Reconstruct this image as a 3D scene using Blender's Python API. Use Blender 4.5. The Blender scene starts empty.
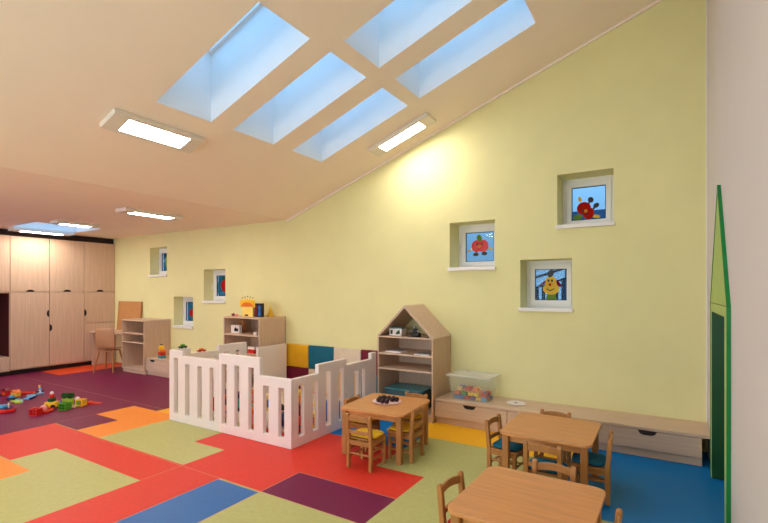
import bpy, bmesh, math, random
from mathutils import Vector, Matrix
R = math.radians
DAY_FILL = 21.0  # strength of the added fill lights behind the camera
rng = random.Random(7)
C = bpy.context.scene.collection
scene = bpy.context.scene

# ------------------------------------------------------------------ materials
def lin(c):
    out = []
    for v in c:
        v /= 255.0
        out.append(v/12.92 if v <= .04045 else ((v+.055)/1.055)**2.4)
    return tuple(out) + (1,)

def mat(name, rgb, rough=.5, noise=.06, scale=8, spec=.4, stretch=None, metallic=0, bump=0):
    m = bpy.data.materials.new(name); m.use_nodes = True
    nt = m.node_tree; b = nt.nodes['Principled BSDF']
    b.inputs['Roughness'].default_value = rough
    b.inputs['Specular IOR Level'].default_value = spec
    b.inputs['Metallic'].default_value = metallic
    base = lin(rgb)
    tc = nt.nodes.new('ShaderNodeTexCoord'); mp = nt.nodes.new('ShaderNodeMapping')
    nt.links.new(tc.outputs['Object'], mp.inputs['Vector'])
    if stretch: mp.inputs['Scale'].default_value = stretch
    n = nt.nodes.new('ShaderNodeTexNoise'); n.inputs['Scale'].default_value = scale; n.inputs['Detail'].default_value = 5
    nt.links.new(mp.outputs['Vector'], n.inputs['Vector'])
    r = nt.nodes.new('ShaderNodeValToRGB')
    r.color_ramp.elements[0].position = .3; r.color_ramp.elements[1].position = .7
    r.color_ramp.elements[0].color = tuple(max(0, c*(1-noise)) for c in base[:3]) + (1,)
    r.color_ramp.elements[1].color = tuple(min(1, c*(1+noise)) for c in base[:3]) + (1,)
    nt.links.new(n.outputs['Fac'], r.inputs['Fac']); nt.links.new(r.outputs['Color'], b.inputs['Base Color'])
    if bump:
        bp = nt.nodes.new('ShaderNodeBump'); bp.inputs['Strength'].default_value = bump; bp.inputs['Distance'].default_value = .002
        nt.links.new(n.outputs['Fac'], bp.inputs['Height']); nt.links.new(bp.outputs['Normal'], b.inputs['Normal'])
    return m

def emis(name, rgb, s):
    m = bpy.data.materials.new(name); m.use_nodes = True
    nt = m.node_tree; nt.nodes.clear()
    e = nt.nodes.new('ShaderNodeEmission'); e.inputs['Color'].default_value = tuple(rgb) + (1,); e.inputs['Strength'].default_value = s
    o = nt.nodes.new('ShaderNodeOutputMaterial'); nt.links.new(e.outputs[0], o.inputs['Surface'])
    return m

def clear(name, tint, alpha, rough=.1, gloss=.08, body=(230, 235, 230)):
    """thin translucent sheet: transparent + a share of plain reflecting body"""
    m = bpy.data.materials.new(name); m.use_nodes = True
    nt = m.node_tree; nt.nodes.clear()
    t = nt.nodes.new('ShaderNodeBsdfTransparent'); t.inputs['Color'].default_value = tuple(tint) + (1,)
    d = nt.nodes.new('ShaderNodeBsdfDiffuse'); d.inputs['Color'].default_value = lin(body)
    g = nt.nodes.new('ShaderNodeBsdfGlossy'); g.inputs['Roughness'].default_value = rough
    m1 = nt.nodes.new('ShaderNodeMixShader'); m1.inputs[0].default_value = alpha
    m2 = nt.nodes.new('ShaderNodeMixShader'); m2.inputs[0].default_value = gloss
    o = nt.nodes.new('ShaderNodeOutputMaterial')
    nt.links.new(t.outputs[0], m1.inputs[1]); nt.links.new(d.outputs[0], m1.inputs[2])
    nt.links.new(m1.outputs[0], m2.inputs[1]); nt.links.new(g.outputs[0], m2.inputs[2])
    nt.links.new(m2.outputs[0], o.inputs['Surface'])
    return m

M = {}
M['green_wall'] = mat('green_wall', (230, 225, 168), .85, .02, 3, .2)
M['ceiling'] = mat('ceiling_paint', (250, 236, 222), .9, .01, 3, .1)
M['shaft'] = mat('shaft_paint', (240, 240, 238), .9, .01, 3, .1)
M['white_wall'] = mat('white_wall', (214, 208, 208), .85, .01, 3, .2)
M['oak'] = mat('pale_oak_laminate', (205, 176, 151), .5, .08, 3, .3, (14, 14, .7))
M['oak_h'] = mat('pale_oak_laminate_flat', (212, 184, 158), .5, .08, 3, .3, (.7, 14, 14))
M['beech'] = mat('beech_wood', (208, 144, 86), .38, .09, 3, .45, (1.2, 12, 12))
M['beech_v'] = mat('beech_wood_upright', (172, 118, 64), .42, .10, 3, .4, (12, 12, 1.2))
M['ply'] = mat('plywood', (190, 142, 102), .4, .06, 4, .4, (1, 8, 1))
M['dark'] = mat('dark_gap', (38, 24, 20), .7, .05)
M['cork'] = mat('cork_board', (196, 142, 92), .9, .12, 60, .1)
M['white'] = mat('white_lacquer', (232, 222, 218), .35, .01, 3, .4)
M['white_matt'] = mat('white_plastic', (236, 234, 230), .5, .01, 3, .4)
M['lamp_body'] = mat('lamp_housing', (232, 224, 212), .5, .01)
M['lampglow'] = emis('lamp_diffuser', (1.0, .90, .79), 50.0)
def flat(n, c, r=.4, **k): M[n] = mat(n, c, r, **k)
fl = dict(noise=.05, scale=25, spec=.22)
flat('lino_red', (220, 56, 42), .42, **fl); flat('lino_green', (184, 182, 116), .42, **fl)
flat('lino_purple', (114, 18, 68), .42, **fl); flat('lino_orange', (244, 146, 56), .38, **fl)
flat('lino_yellow', (250, 184, 30), .42, **fl); flat('lino_blue', (50, 108, 172), .38, **fl)
flat('lino_deepblue', (0, 118, 190), .5, **fl); flat('lino_vermilion', (226, 78, 34), .38, **fl)
flat('weld', (214, 150, 120), .5)
flat('yellow_fabric', (226, 178, 30), .9, noise=.12, scale=60, bump=.5); flat('teal_fabric', (0, 92, 118), .9, noise=.12, scale=60, bump=.5)
flat('red_fabric', (176, 28, 26), .9, noise=.12, scale=60, bump=.5)
flat('pad_yellow', (226, 170, 20), .7); flat('pad_teal', (0, 98, 128), .7); flat('pad_cream', (222, 206, 184), .7); flat('pad_maroon', (112, 10, 48), .7)
flat('red', (206, 36, 26), .3); flat('yellow', (244, 196, 40), .3); flat('blue', (40, 110, 190), .3); flat('green', (70, 150, 40), .3)
flat('orange', (236, 120, 30), .3); flat('black', (18, 18, 20), .4); flat('pink', (236, 150, 150), .3); flat('skyblue', (90, 170, 220), .3)
flat('navy', (24, 40, 90), .3); flat('darkgreen', (18, 70, 26), .3); flat('choc', (44, 14, 14), .4); flat('paper', (236, 226, 222), .7)
flat('lime', (170, 200, 60), .3); flat('maroon', (120, 16, 40), .4); flat('cream', (240, 214, 150), .4); flat('leaf', (110, 150, 70), .5)
flat('grey', (140, 140, 140), .5); flat('tealplastic', (70, 140, 150), .3); flat('purple', (70, 40, 120), .3)
flat('portal_green', (168, 192, 104), .5); flat('edge_green', (0, 128, 62), .4); flat('jamb_green', (0, 72, 30), .4)
flat('hedge', (58, 104, 100), .9, noise=.5, scale=6); flat('ground', (70, 80, 78), .9); flat('rail', (30, 42, 62), .5)
flat('slate', (60, 84, 110), .8)
flat('silver', (150, 160, 170), .35)
M['glass'] = clear('window_glass', (.93, .97, 1), .0, .02, .004)
M['tub'] = clear('translucent_tub', (.98, .99, .98), .2, .15, .06, (226, 230, 214))
M['tub_lid'] = clear('translucent_lid', (.97, .98, .96), .36, .2, .06, (240, 240, 232))
M['teal_tub'] = clear('teal_tub', (.6, .8, .85), .55, .2, .08, (80, 130, 140))
mm = bpy.data.materials.new('mirror'); mm.use_nodes = True
b_ = mm.node_tree.nodes['Principled BSDF']; b_.inputs['Metallic'].default_value = 1; b_.inputs['Roughness'].default_value = .04; b_.inputs['Base Color'].default_value = (.82, .86, .82, 1)
M['mirror'] = mm

def film(n, rgb):
    m = bpy.data.materials.new(n); m.use_nodes = True
    nt = m.node_tree; nt.nodes.clear()
    d = nt.nodes.new('ShaderNodeBsdfDiffuse'); d.inputs['Color'].default_value = lin(rgb)
    t = nt.nodes.new('ShaderNodeBsdfTranslucent'); t.inputs['Color'].default_value = lin(rgb)
    x = nt.nodes.new('ShaderNodeMixShader'); x.inputs[0].default_value = .4
    o = nt.nodes.new('ShaderNodeOutputMaterial')
    nt.links.new(d.outputs[0], x.inputs[1]); nt.links.new(t.outputs[0], x.inputs[2]); nt.links.new(x.outputs[0], o.inputs['Surface'])
    M[n] = m
film('film_red', (206, 40, 28)); film('film_yellow', (250, 210, 90)); film('film_leaf', (130, 165, 70)); film('film_maroon', (150, 30, 60)); film('film_green', (40, 110, 50)); film('film_cream', (240, 210, 120)); film('film_orange', (250, 170, 70)); film('film_teal', (70, 140, 150))
# ------------------------------------------------------------------ mesh builder
class MB:
    def __init__(s): s.bm = bmesh.new()
    def _merge(s, t, mi, M4):
        if M4: t.transform(M4)
        for f in t.faces: f.material_index = mi
        me = bpy.data.meshes.new('t'); t.to_mesh(me); t.free(); s.bm.from_mesh(me); bpy.data.meshes.remove(me)
    def box(s, x0, x1, y0, y1, z0, z1, bev=0, mi=0, m4=None, seg=2):
        t = bmesh.new(); bmesh.ops.create_cube(t, size=1)
        t.transform(Matrix.Translation(((x0+x1)/2, (y0+y1)/2, (z0+z1)/2)) @ Matrix.Diagonal((abs(x1-x0), abs(y1-y0), abs(z1-z0), 1)))
        if bev: bmesh.ops.bevel(t, geom=t.edges[:], offset=bev, segments=seg, affect='EDGES', profile=.5)
        s._merge(t, mi, m4); return s
    def cyl(s, p, q, r, r2=None, n=14, mi=0, bev=0):
        p, q = Vector(p), Vector(q); d = q-p
        t = bmesh.new(); bmesh.ops.create_cone(t, cap_ends=True, segments=n, radius1=r, radius2=r if r2 is None else r2, depth=d.length)
        m4 = Matrix.Translation((p+q)/2) @ d.to_track_quat('Z', 'Y').to_matrix().to_4x4()
        if bev: bmesh.ops.bevel(t, geom=[e for e in t.edges if len(e.link_faces) == 2 and any(len(f.verts) > 4 for f in e.link_faces)], offset=bev, segments=2, affect='EDGES')
        s._merge(t, mi, m4); return s
    def ball(s, c, r, mi=0, sc=(1, 1, 1), n=14):
        t = bmesh.new(); bmesh.ops.create_uvsphere(t, u_segments=n, v_segments=max(6, n//2+1), radius=r)
        s._merge(t, mi, Matrix.Translation(c) @ Matrix.Diagonal((*sc, 1))); return s
    def prism(s, pts, axis, a, b, mi=0, bev=0):
        """outline pts in the two other axes, extruded from a to b along axis"""
        t = bmesh.new()
        def v(p, h):
            return {'x': (h, p[0], p[1]), 'y': (p[0], h, p[1]), 'z': (p[0], p[1], h)}[axis]
        A = [t.verts.new(v(p, a)) for p in pts]; B = [t.verts.new(v(p, b)) for p in pts]
        t.faces.new(A); t.faces.new(B[::-1])
        for i in range(len(pts)): t.faces.new((A[i], B[i], B[(i+1) % len(pts)], A[(i+1) % len(pts)]))
        bmesh.ops.recalc_face_normals(t, faces=t.faces[:])
        if bev: bmesh.ops.bevel(t, geom=t.edges[:], offset=bev, segments=2, affect='EDGES')
        s._merge(t, mi, None); return s
    def pillow(s, c, w, d, h, mi=0, p=5.0):
        t = bmesh.new(); bmesh.ops.create_uvsphere(t, u_segments=28, v_segments=12, radius=1)
        for v in t.verts:
            x, y, z = v.co; n = (abs(x)**p+abs(y)**p)**(1/p) or 1; q = math.hypot(x, y)
            if q > 1e-6: x, y = x/n*q, y/n*q
            v.co = (c[0]+x*w/2, c[1]+y*d/2, c[2]+z*h/2)
        s._merge(t, mi, None); return s
    def sheet(s, xs, zs, fill, axis, a, b, mi=0):
        """a board cut on a grid, with holes, between a and b along axis"""
        t = bmesh.new(); V = {}
        def v(i, j, h):
            k = (i, j, h)
            if k not in V:
                V[k] = t.verts.new({'x': (h, xs[i], zs[j]), 'y': (xs[i], h, zs[j]), 'z': (xs[i], zs[j], h)}[axis])
            return V[k]
        F = lambda i, j: 0 <= i < len(xs)-1 and 0 <= j < len(zs)-1 and fill((xs[i]+xs[i+1])/2, (zs[j]+zs[j+1])/2)
        for i in range(len(xs)-1):
            for j in range(len(zs)-1):
                if not F(i, j): continue
                for h in (a, b): t.faces.new((v(i, j, h), v(i+1, j, h), v(i+1, j+1, h), v(i, j+1, h)))
                if not F(i-1, j): t.faces.new((v(i, j, a), v(i, j+1, a), v(i, j+1, b), v(i, j, b)))
                if not F(i+1, j): t.faces.new((v(i+1, j, a), v(i+1, j+1, a), v(i+1, j+1, b), v(i+1, j, b)))
                if not F(i, j-1): t.faces.new((v(i, j, a), v(i+1, j, a), v(i+1, j, b), v(i, j, b)))
                if not F(i, j+1): t.faces.new((v(i, j+1, a), v(i+1, j+1, a), v(i+1, j+1, b), v(i, j+1, b)))
        bmesh.ops.recalc_face_normals(t, faces=t.faces[:])
        s._merge(t, mi, None); return s
    def quad(s, *ps, mi=0):
        f = s.bm.faces.new([s.bm.verts.new(p) for p in ps]); f.material_index = mi; return s
    def build(s, name, mats, parent=None, smooth=False, bevel=0, kind=None, loc=None, rz=0):
        me = bpy.data.meshes.new(name); s.bm.to_mesh(me); s.bm.free()
        for m in (mats if isinstance(mats, (list, tuple)) else [mats]): me.materials.append(M[m])
        if smooth:
            for p in me.polygons: p.use_smooth = True
        o = bpy.data.objects.new(name, me); C.objects.link(o)
        if parent: o.parent = parent
        if loc: o.location = loc
        o.rotation_euler.z = rz
        if bevel:
            md = o.modifiers.new('bevel', 'BEVEL'); md.width = bevel; md.segments = 2; md.limit_method = 'ANGLE'; md.angle_limit = R(40)
        if kind: o['kind'] = kind
        return o

def thing(name, label, cat, loc=(0, 0, 0), rz=0, group=None):
    o = bpy.data.objects.new(name, None); C.objects.link(o); o.empty_display_size = .1
    o.location = loc; o.rotation_euler.z = rz
    return tag(o, label, cat, group)
def tag(o, label, cat, group=None):
    o['label'] = label; o['category'] = cat
    if group: o['group'] = group
    return o
def copy_tree(o, parent=None):
    c = o.copy(); C.objects.link(c); c.parent = parent
    for ch in list(o.children): copy_tree(ch, c)
    return c
def place(o, label, loc, rz, group=None):
    o.location = loc; o.rotation_euler.z = rz; o['label'] = label
    if group: o['group'] = group
    return o

# ------------------------------------------------------------------ room shell
XR, XL, YB, YF = .36, -10.98, 5.5, -2.6
KX, ZC, SL = -5.23, 2.74, .358
zc = lambda x: ZC if x <= KX else ZC + SL*(x-KX)

# floor: linoleum fields on a half metre grid, later rectangles over earlier ones
rects = [(-20, 5, -20, 9, 'lino_green'),
 (-20, -6.24, -20, 9, 'lino_purple'), (-6.24, -5.72, 3.56, 9, 'lino_purple'),
 (-6.24, -5.72, 2.6, 3.06, 'lino_purple'),
 (-10.96, -9.68, 4.1, 5.6, 'lino_vermilion'),
 (-6.24, -5.22, 3.06, 3.56, 'lino_orange'), (-5.72, -5.22, 2.6, 3.56, 'lino_orange'), (-5.72, -5.22, 3.56, 4.2, 'lino_yellow'),
 (-5.72, -3.2, 4.2, 9, 'lino_orange'),
 (-5.22, -3.75, 2.58, 4.2, 'lino_green'),
 (-6.24, -3.75, 2.19, 2.59, 'lino_red'), (-6.24, -5.24, 1.81, 2.59, 'lino_red'),
 (-8, -4.78, 1.2, 1.80, 'lino_orange'),
 (-4.23, -2.24, 3.05, 4.02, 'lino_red'), (-3.75, -1.75, 2.57, 3.5, 'lino_red'),
 (-3.75, -3.22, .5, 2.57, 'lino_red'),
 (-3.22, -2.73, .5, 2.55, 'lino_blue'),
 (-2.73, -1.75, 2.57, 3.02, 'lino_purple'), (-2.24, -1.75, 1.0, 2.57, 'lino_green'),
 (-3.21, -2.24, 4.02, 9, 'lino_deepblue'),
 (-2.72, -.75, 4.47, 9, 'lino_yellow'),
 (-.75, 5, 3.5, 9, 'lino_deepblue'),
]
fx0, fx1, fy0, fy1 = XL, XR+.12, YF, YB
xs = sorted({min(max(v, fx0), fx1) for r in rects for v in r[:2]}); ys = sorted({min(max(v, fy0), fy1) for r in rects for v in r[2:4]})
fm = []; mb = MB()
for i in range(len(xs)-1):
    for j in range(len(ys)-1):
        cx, cy = (xs[i]+xs[i+1])/2, (ys[j]+ys[j+1])/2; k = None
        for r in rects:
            if r[0] < cx < r[1] and r[2] < cy < r[3]: k = r[4]
        if k not in fm: fm.append(k)
        mb.quad((xs[i], ys[j], 0), (xs[i+1], ys[j], 0), (xs[i+1], ys[j+1], 0), (xs[i], ys[j+1], 0), mi=fm.index(k))
fm.append('weld'); W = len(fm)-1
for (x0, x1, y0, y1) in [(-10.3, -5.72, 3.66, 3.66), (-6.24, -6.24, 2.6, 3.05), (-3.75, -3.75, 2.19, 2.57), (-5.3, -1.75, 2.57, 2.57), (-3.22, -3.22, 1, 2.55), (-2.73, -2.73, 1, 3.02), (-2.73, -1.75, 3.02, 3.02)]:
    h = .003
    if x0 == x1: mb.quad((x0-h, y0, .0006), (x0+h, y0, .0006), (x0+h, y1, .0006), (x0-h, y1, .0006), mi=W)
    else: mb.quad((x0, y0-h, .0006), (x1, y0-h, .0006), (x1, y0+h, .0006), (x0, y0+h, .0006), mi=W)
mb.build('floor', fm, kind='structure')

# ceiling, flat part and sloped part, with the skylight shafts
HOLES = [(-3.8, -2.53, 2.36, 2.93), (-3.79, -2.52, 3.19, 3.76), (-3.78, -2.51, 4.05, 4.60), (-2.37, -1.08, 3.19, 3.76), (-2.36, -1.08, 4.05, 4.60)]
FH = (-9.93, -8.97, 3.45, 4.5)
mb = MB()
def cells(xs, ys, holes, f):
    for i in range(len(xs)-1):
        for j in range(len(ys)-1):
            cx, cy = (xs[i]+xs[i+1])/2, (ys[j]+ys[j+1])/2
            if any(h[0] < cx < h[1] and h[2] < cy < h[3] for h in holes): continue
            f(xs[i], xs[i+1], ys[j], ys[j+1])
cf = lambda a, b, c, d: mb.quad((a, c, zc(a)), (a, d, zc(a)), (b, d, zc(b)), (b, c, zc(b)))
cells([XL, FH[0], FH[1], KX], [YF, FH[2], FH[3], YB], [FH], cf)
cells(sorted({KX, XR, *[h[i] for h in HOLES for i in (0, 1)]}), sorted({YF, YB, *[h[i] for h in HOLES for i in (2, 3)]}), HOLES, cf)
SH = .70
for (a, b, c, d) in HOLES + [FH]:
    A = [(a, c), (a, d), (b, d), (b, c)]
    for i in range(4):
        p, q = A[i], A[(i+1) % 4]; h = SH
        mb.quad((*p, zc(p[0])), (*q, zc(q[0])), (*q, zc(q[0])+h), (*p, zc(p[0])+h), mi=1)
ce = mb.build('ceiling', ['ceiling', 'shaft'], kind='structure')
for i, (a, b, c, d) in enumerate(HOLES + [FH]):
    e = thing('window_%d' % (i+7), '', ''); [e.pop(k, None) for k in ('label', 'category')] if False else None
    del e['label']; del e['category']; e['kind'] = 'structure'
    t = .035; z = lambda x: zc(x)+SH
    mb = MB()
    for (x0, x1, y0, y1) in [(a, b, c, c+t), (a, b, d-t, d), (a, a+t, c+t, d-t), (b-t, b, c+t, d-t)]:
        tt = bmesh.new(); vs = [tt.verts.new((x, y, z(x)+dz)) for dz in (-.04, .03) for x, y in ((x0, y0), (x1, y0), (x1, y1), (x0, y1))]
        for f in ((0, 1, 2, 3), (4, 7, 6, 5), (0, 4, 5, 1), (1, 5, 6, 2), (2, 6, 7, 3), (3, 7, 4, 0)): tt.faces.new([vs[k] for k in f])
        bmesh.ops.recalc_face_normals(tt, faces=tt.faces[:]); mb._merge(tt, 0, None)
    mb.build('window_frame', 'white_matt', e)
    MB().quad((a+t, c+t, z(a+t)), (b-t, c+t, z(b-t)), (b-t, d-t, z(b-t)), (a+t, d-t, z(a+t))).build('pane', 'glass', e)

# green wall with its six window recesses
WN = [(-2.38, -1.78, 1.87, 2.47), (-1.05, -.47, 2.32, 2.92), (-1.47, -.89, 1.37, 1.96), (-9.07, -8.49, 1.89, 2.47), (-7.34, -6.74, 1.38, 1.98), (-8.26, -7.66, .88, 1.47)]
YW = 5.80; YWS = [5.80, 5.82, 5.79, 5.70, 5.71, 5.70]
mb = MB()
lo = [(w[0], w[1], w[2], w[3]) for w in WN]
cells(sorted({XL, XR+.12, *[h[i] for h in WN for i in (0, 1)]}), sorted({0, 2.74, *[v for h in WN for v in h[2:] if v < 2.74]}), lo,
      lambda a, b, c, d: mb.quad((a, YB, c), (b, YB, c), (b, YB, d), (a, YB, d)))
for (a, b, z0) in [(KX, -1.05, 2.74), (-1.05, -.47, 2.92), (-.47, XR+.12, 2.74)]:
    pts = [(a, YB, z0), (b, YB, z0), (b, YB, zc(b)), (a, YB, zc(a))]
    if zc(a)-z0 < 1e-4: pts = pts[:3]
    mb.quad(*pts)
for (a, b, c, d) in WN:
    A = [(a, c), (b, c), (b, d), (a, d)]
    for i in range(4):
        p, q = A[i], A[(i+1) % 4]
        mb.quad((p[0], YB, p[1]), (q[0], YB, q[1]), (q[0], YWS[WN.index((a, b, c, d))]+.06, q[1]), (p[0], YWS[WN.index((a, b, c, d))]+.06, p[1]))
mb.build('wall_back', 'green_wall', kind='structure')
for i, (a, b, c, d) in enumerate(WN):
    e = thing('window_%d' % (i+1), '', ''); del e['label']; del e['category']; e['kind'] = 'structure'; YW = YWS[i]; e.location = (a, YW, c)
    w, h = b-a, d-c; t = .05; t2 = .105
    fr = MB(); F1 = [0, t, w-t, w]; F2 = [0, t, h-t, h]
    fr.sheet(F1, F2, lambda x, z: not (t < x < w-t and t < z < h-t), 'y', 0, .06)
    G1 = [t, t2, w-t2, w-t]; G2 = [t, t2, h-t2, h-t]
    fr.sheet(G1, G2, lambda x, z: not (t2 < x < w-t2 and t2 < z < h-t2), 'y', -.015, .04)
    f = fr.build('window_frame', 'white_matt', e, bevel=.004)
    MB().box(t*.5-.008, t*.5+.008, -.045, -.03, h*.38, h*.38+.11, .003).box(t*.5-.006, t*.5+.006, -.035, 0, h*.38+.09, h*.38+.11, .002).build('window_handle', 'white_matt', e)
    MB().box(t2, w-t2, .012, .018, t2, h-t2).build('pane', 'glass', e)
    MB().sheet([t2, t2+.008, w-t2-.008, w-t2], [t2, t2+.008, h-t2-.008, h-t2], lambda x, z: not (t2+.008 < x < w-t2-.008 and t2+.008 < z < h-t2-.008), 'y', -.004, .011).build('gasket', 'rail', e)
    MB().box(.001, w-.001, YB-YW-.03, -.001, 0.001, .022, .004).box(-.015, w+.015, YB-YW-.035, YB-YW-.001, -.022, .022, .005).build('sill', 'white_matt', e)

# right wall with the play doorway cut into it
DY0, DY1, DZ = 3.78, 4.76, 1.42
mb = MB()
cells([YF, DY0, DY1, YB], [0, DZ, zc(XR)], [(DY0, DY1, 0, DZ)], lambda a, b, c, d: mb.quad((XR, a, c), (XR, b, c), (XR, b, d), (XR, a, d)))
mb.build('wall_right', 'white_wall', kind='structure')
mb = MB(); mb.quad((XL, YF, 0), (XL, YB, 0), (XL, YB, ZC), (XL, YF, ZC)); mb.build('wall_left', 'white_wall', kind='structure')
ADDED_WIN = [(-9.6, -6.4, .9, 2.4), (-4.6, -.4, .9, 2.5)]  # unseen windows added behind the camera to carry fill light
mb = MB()
cells(sorted({XL, KX, XR, *[v for h in ADDED_WIN for v in h[:2]]}), [0, .9, 2.4, 2.5, 2.74], ADDED_WIN, lambda a, b, c, d: mb.quad((a, YF, c), (b, YF, c), (b, YF, d), (a, YF, d)))
mb.quad((KX, YF, 2.74), (XR, YF, 2.74), (XR, YF, zc(XR)))
mb.build('wall_front', 'green_wall', kind='structure')
for i, (a, b, c, d) in enumerate(ADDED_WIN):
    e = bpy.data.objects.new('window_%d' % (13+i), None); C.objects.link(e); e['kind'] = 'structure'; e.location = (a, YF-.08, c)
    w_, h_ = b-a, d-c; xs_ = [0, .06, w_/2-.03, w_/2+.03, w_-.06, w_]
    MB().sheet(xs_, [0, .06, h_-.06, h_], lambda x, z: not ((.06 < x < w_/2-.03 or w_/2+.03 < x < w_-.06) and .06 < z < h_-.06), 'y', 0, .06).build('window_frame', 'white_matt', e, bevel=.004)
    MB().box(.06, w_-.06, .028, .034, .06, h_-.06).build('pane', 'glass', e)
    ld = bpy.data.lights.new('daylight_fill', 'AREA'); ld.shape = 'RECTANGLE'; ld.size = w_; ld.size_y = h_; ld.energy = DAY_FILL*w_*h_; ld.color = (.96, .96, 1.0)  # area light added outside each invented window to lift ceiling and walls
    lo_ = bpy.data.objects.new('daylight_fill', ld); C.objects.link(lo_); lo_.location = ((a+b)/2, YF-.25, (c+d)/2); lo_.rotation_euler = (R(104), 0, 0)
# cornice bead where the sloped ceiling meets the green wall
mb = MB()
mb.prism([(KX, ZC-.03), (XR, zc(XR)-.03), (XR, zc(XR)-.002), (KX, ZC-.002)], 'y', YB-.02, YB-.001); mb.build('trim_1', 'ceiling', kind='structure')
MB().box(XR-.012, XR-.001, YB-.012, YB-.001, .31, 4.6).build('trim_2', 'white_matt', kind='structure')

# outside: ground, hedge and a stair railing that show through the panes
MB().quad((-40, 6.1, -.3), (12, 6.1, -.3), (12, 40, -.3), (-40, 40, -.3)).build('ground', 'ground', kind='structure')

# ------------------------------------------------------------------ doorway frame and mirror
e = thing('playhouse_mirror', 'green house-shaped doorway frame with pointed gable on the white wall', 'mirror', (XR, 4.1, 0))
ax = -.02; y0, y1 = 3.63-4.1, 4.84-4.1; a0, a1 = DY0-4.1, DY1-4.1
MB().sheet([y0, a0, a1, y1], [0, DZ, 1.49], lambda y, z: not (a0 < y < a1 and z < DZ), 'x', ax, -.001).build('door_surround', 'portal_green', e)
pk = ((y0+y1)/2, 2.34)
MB().prism([(y0, 1.495), (y1, 1.495), pk], 'x', ax, -.001).build('gable', 'portal_green', e)
t = .012
mb = MB(); mb.box(ax-.004, -.001, y0-t, y0, 0, 1.495); mb.box(ax-.004, -.001, y1, y1+.01, 0, 1.495)
mb.prism([(y0-t, 1.495), (y0+.004, 1.495), (pk[0], pk[1]), (pk[0], pk[1]+.05)], 'x', ax-.004, -.001)
mb.prism([(y1+t, 1.495), (y1, 1.495), (pk[0], pk[1]), (pk[0], pk[1]+.05)], 'x', ax-.004, -.001)
mb.build('edge_trim', 'edge_green', e)
mb = MB(); dd = .037
mb.box(ax+.002, dd, a1-.001, a1+.012, 0, DZ); mb.box(ax+.002, dd, a0-.012, a0+.001, 0, DZ); mb.box(ax+.002, dd, a0, a1, DZ-.001, DZ+.012)
mb.build('reveal', 'jamb_green', e)
MB().box(dd, dd+.01, a0-.01, a1+.01, 0.001, DZ).build('mirror_glass', 'mirror', e)

# ------------------------------------------------------------------ lamps
def lamp_proto():
    e = thing('ceiling_lamp', '', 'ceiling lamp', group=None)
    hw, hl, h, ew, el = .13, .45, .05, .09, .305
    mb = MB(); mb.sheet([-hw, -ew, ew, hw], [-hl, -el, el, hl], lambda x, y: not (abs(x) < ew and abs(y) < el), 'z', -h, -h+.02)
    mb.box(-hw, hw, -hl, hl, -h+.02, -.002)
    mb.build('lamp_housing', 'lamp_body', e, bevel=.006)
    MB().box(-ew, ew, -el, el, -h+.002, -h+.018).build('diffuser', 'lampglow', e)
    return e
L0 = lamp_proto()
ang = math.atan(SL)
def put_lamp(x, y, along, label, first=False, dx=0):
    o = L0 if first else copy_tree(L0)
    o.location = (x, y, zc(x)-.001); s = ang if x > KX else 0
    rot = Matrix.Rotation(-s, 4, 'Y') @ Matrix.Rotation(R(90) if along == 'x' else 0, 4, 'Z')
    o.rotation_euler = rot.to_euler(); o['label'] = label
    if s:
        o.location.z -= .0
    return o
put_lamp(-4.15, 2.57, 'y', 'white rectangular ceiling lamp on the slope beside the largest skylight', True)
put_lamp(-2.86, 5.06, 'x', 'white ceiling lamp on the slope close to the green wall')
put_lamp(-6.42, 3.92, 'y', 'white ceiling lamp on the flat ceiling, the one nearest the slope')
o = put_lamp(-8.50, 3.84, 'y', 'short white ceiling lamp overlapping the small skylight over the play floor'); o.scale.y = .72
o = put_lamp(-10.0, 3.95, 'y', 'white ceiling lamp right in front of the tall wardrobe doors'); o.scale = (1, 1.08, 1.35)
for x, y, al, l in [(-6.42, .9, 'y', 'added white ceiling lamp out of view above the purple floor'), (-9.6, .9, 'y', 'added white ceiling lamp out of view before the wardrobes'), (-4.08, -.6, 'y', 'added white ceiling lamp out of view on the slope'), (-1.4, .2, 'x', 'added white ceiling lamp out of view high on the slope')]:  # unseen extra lamps, added to raise the overall room light
    put_lamp(x, y, al, l)

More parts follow.
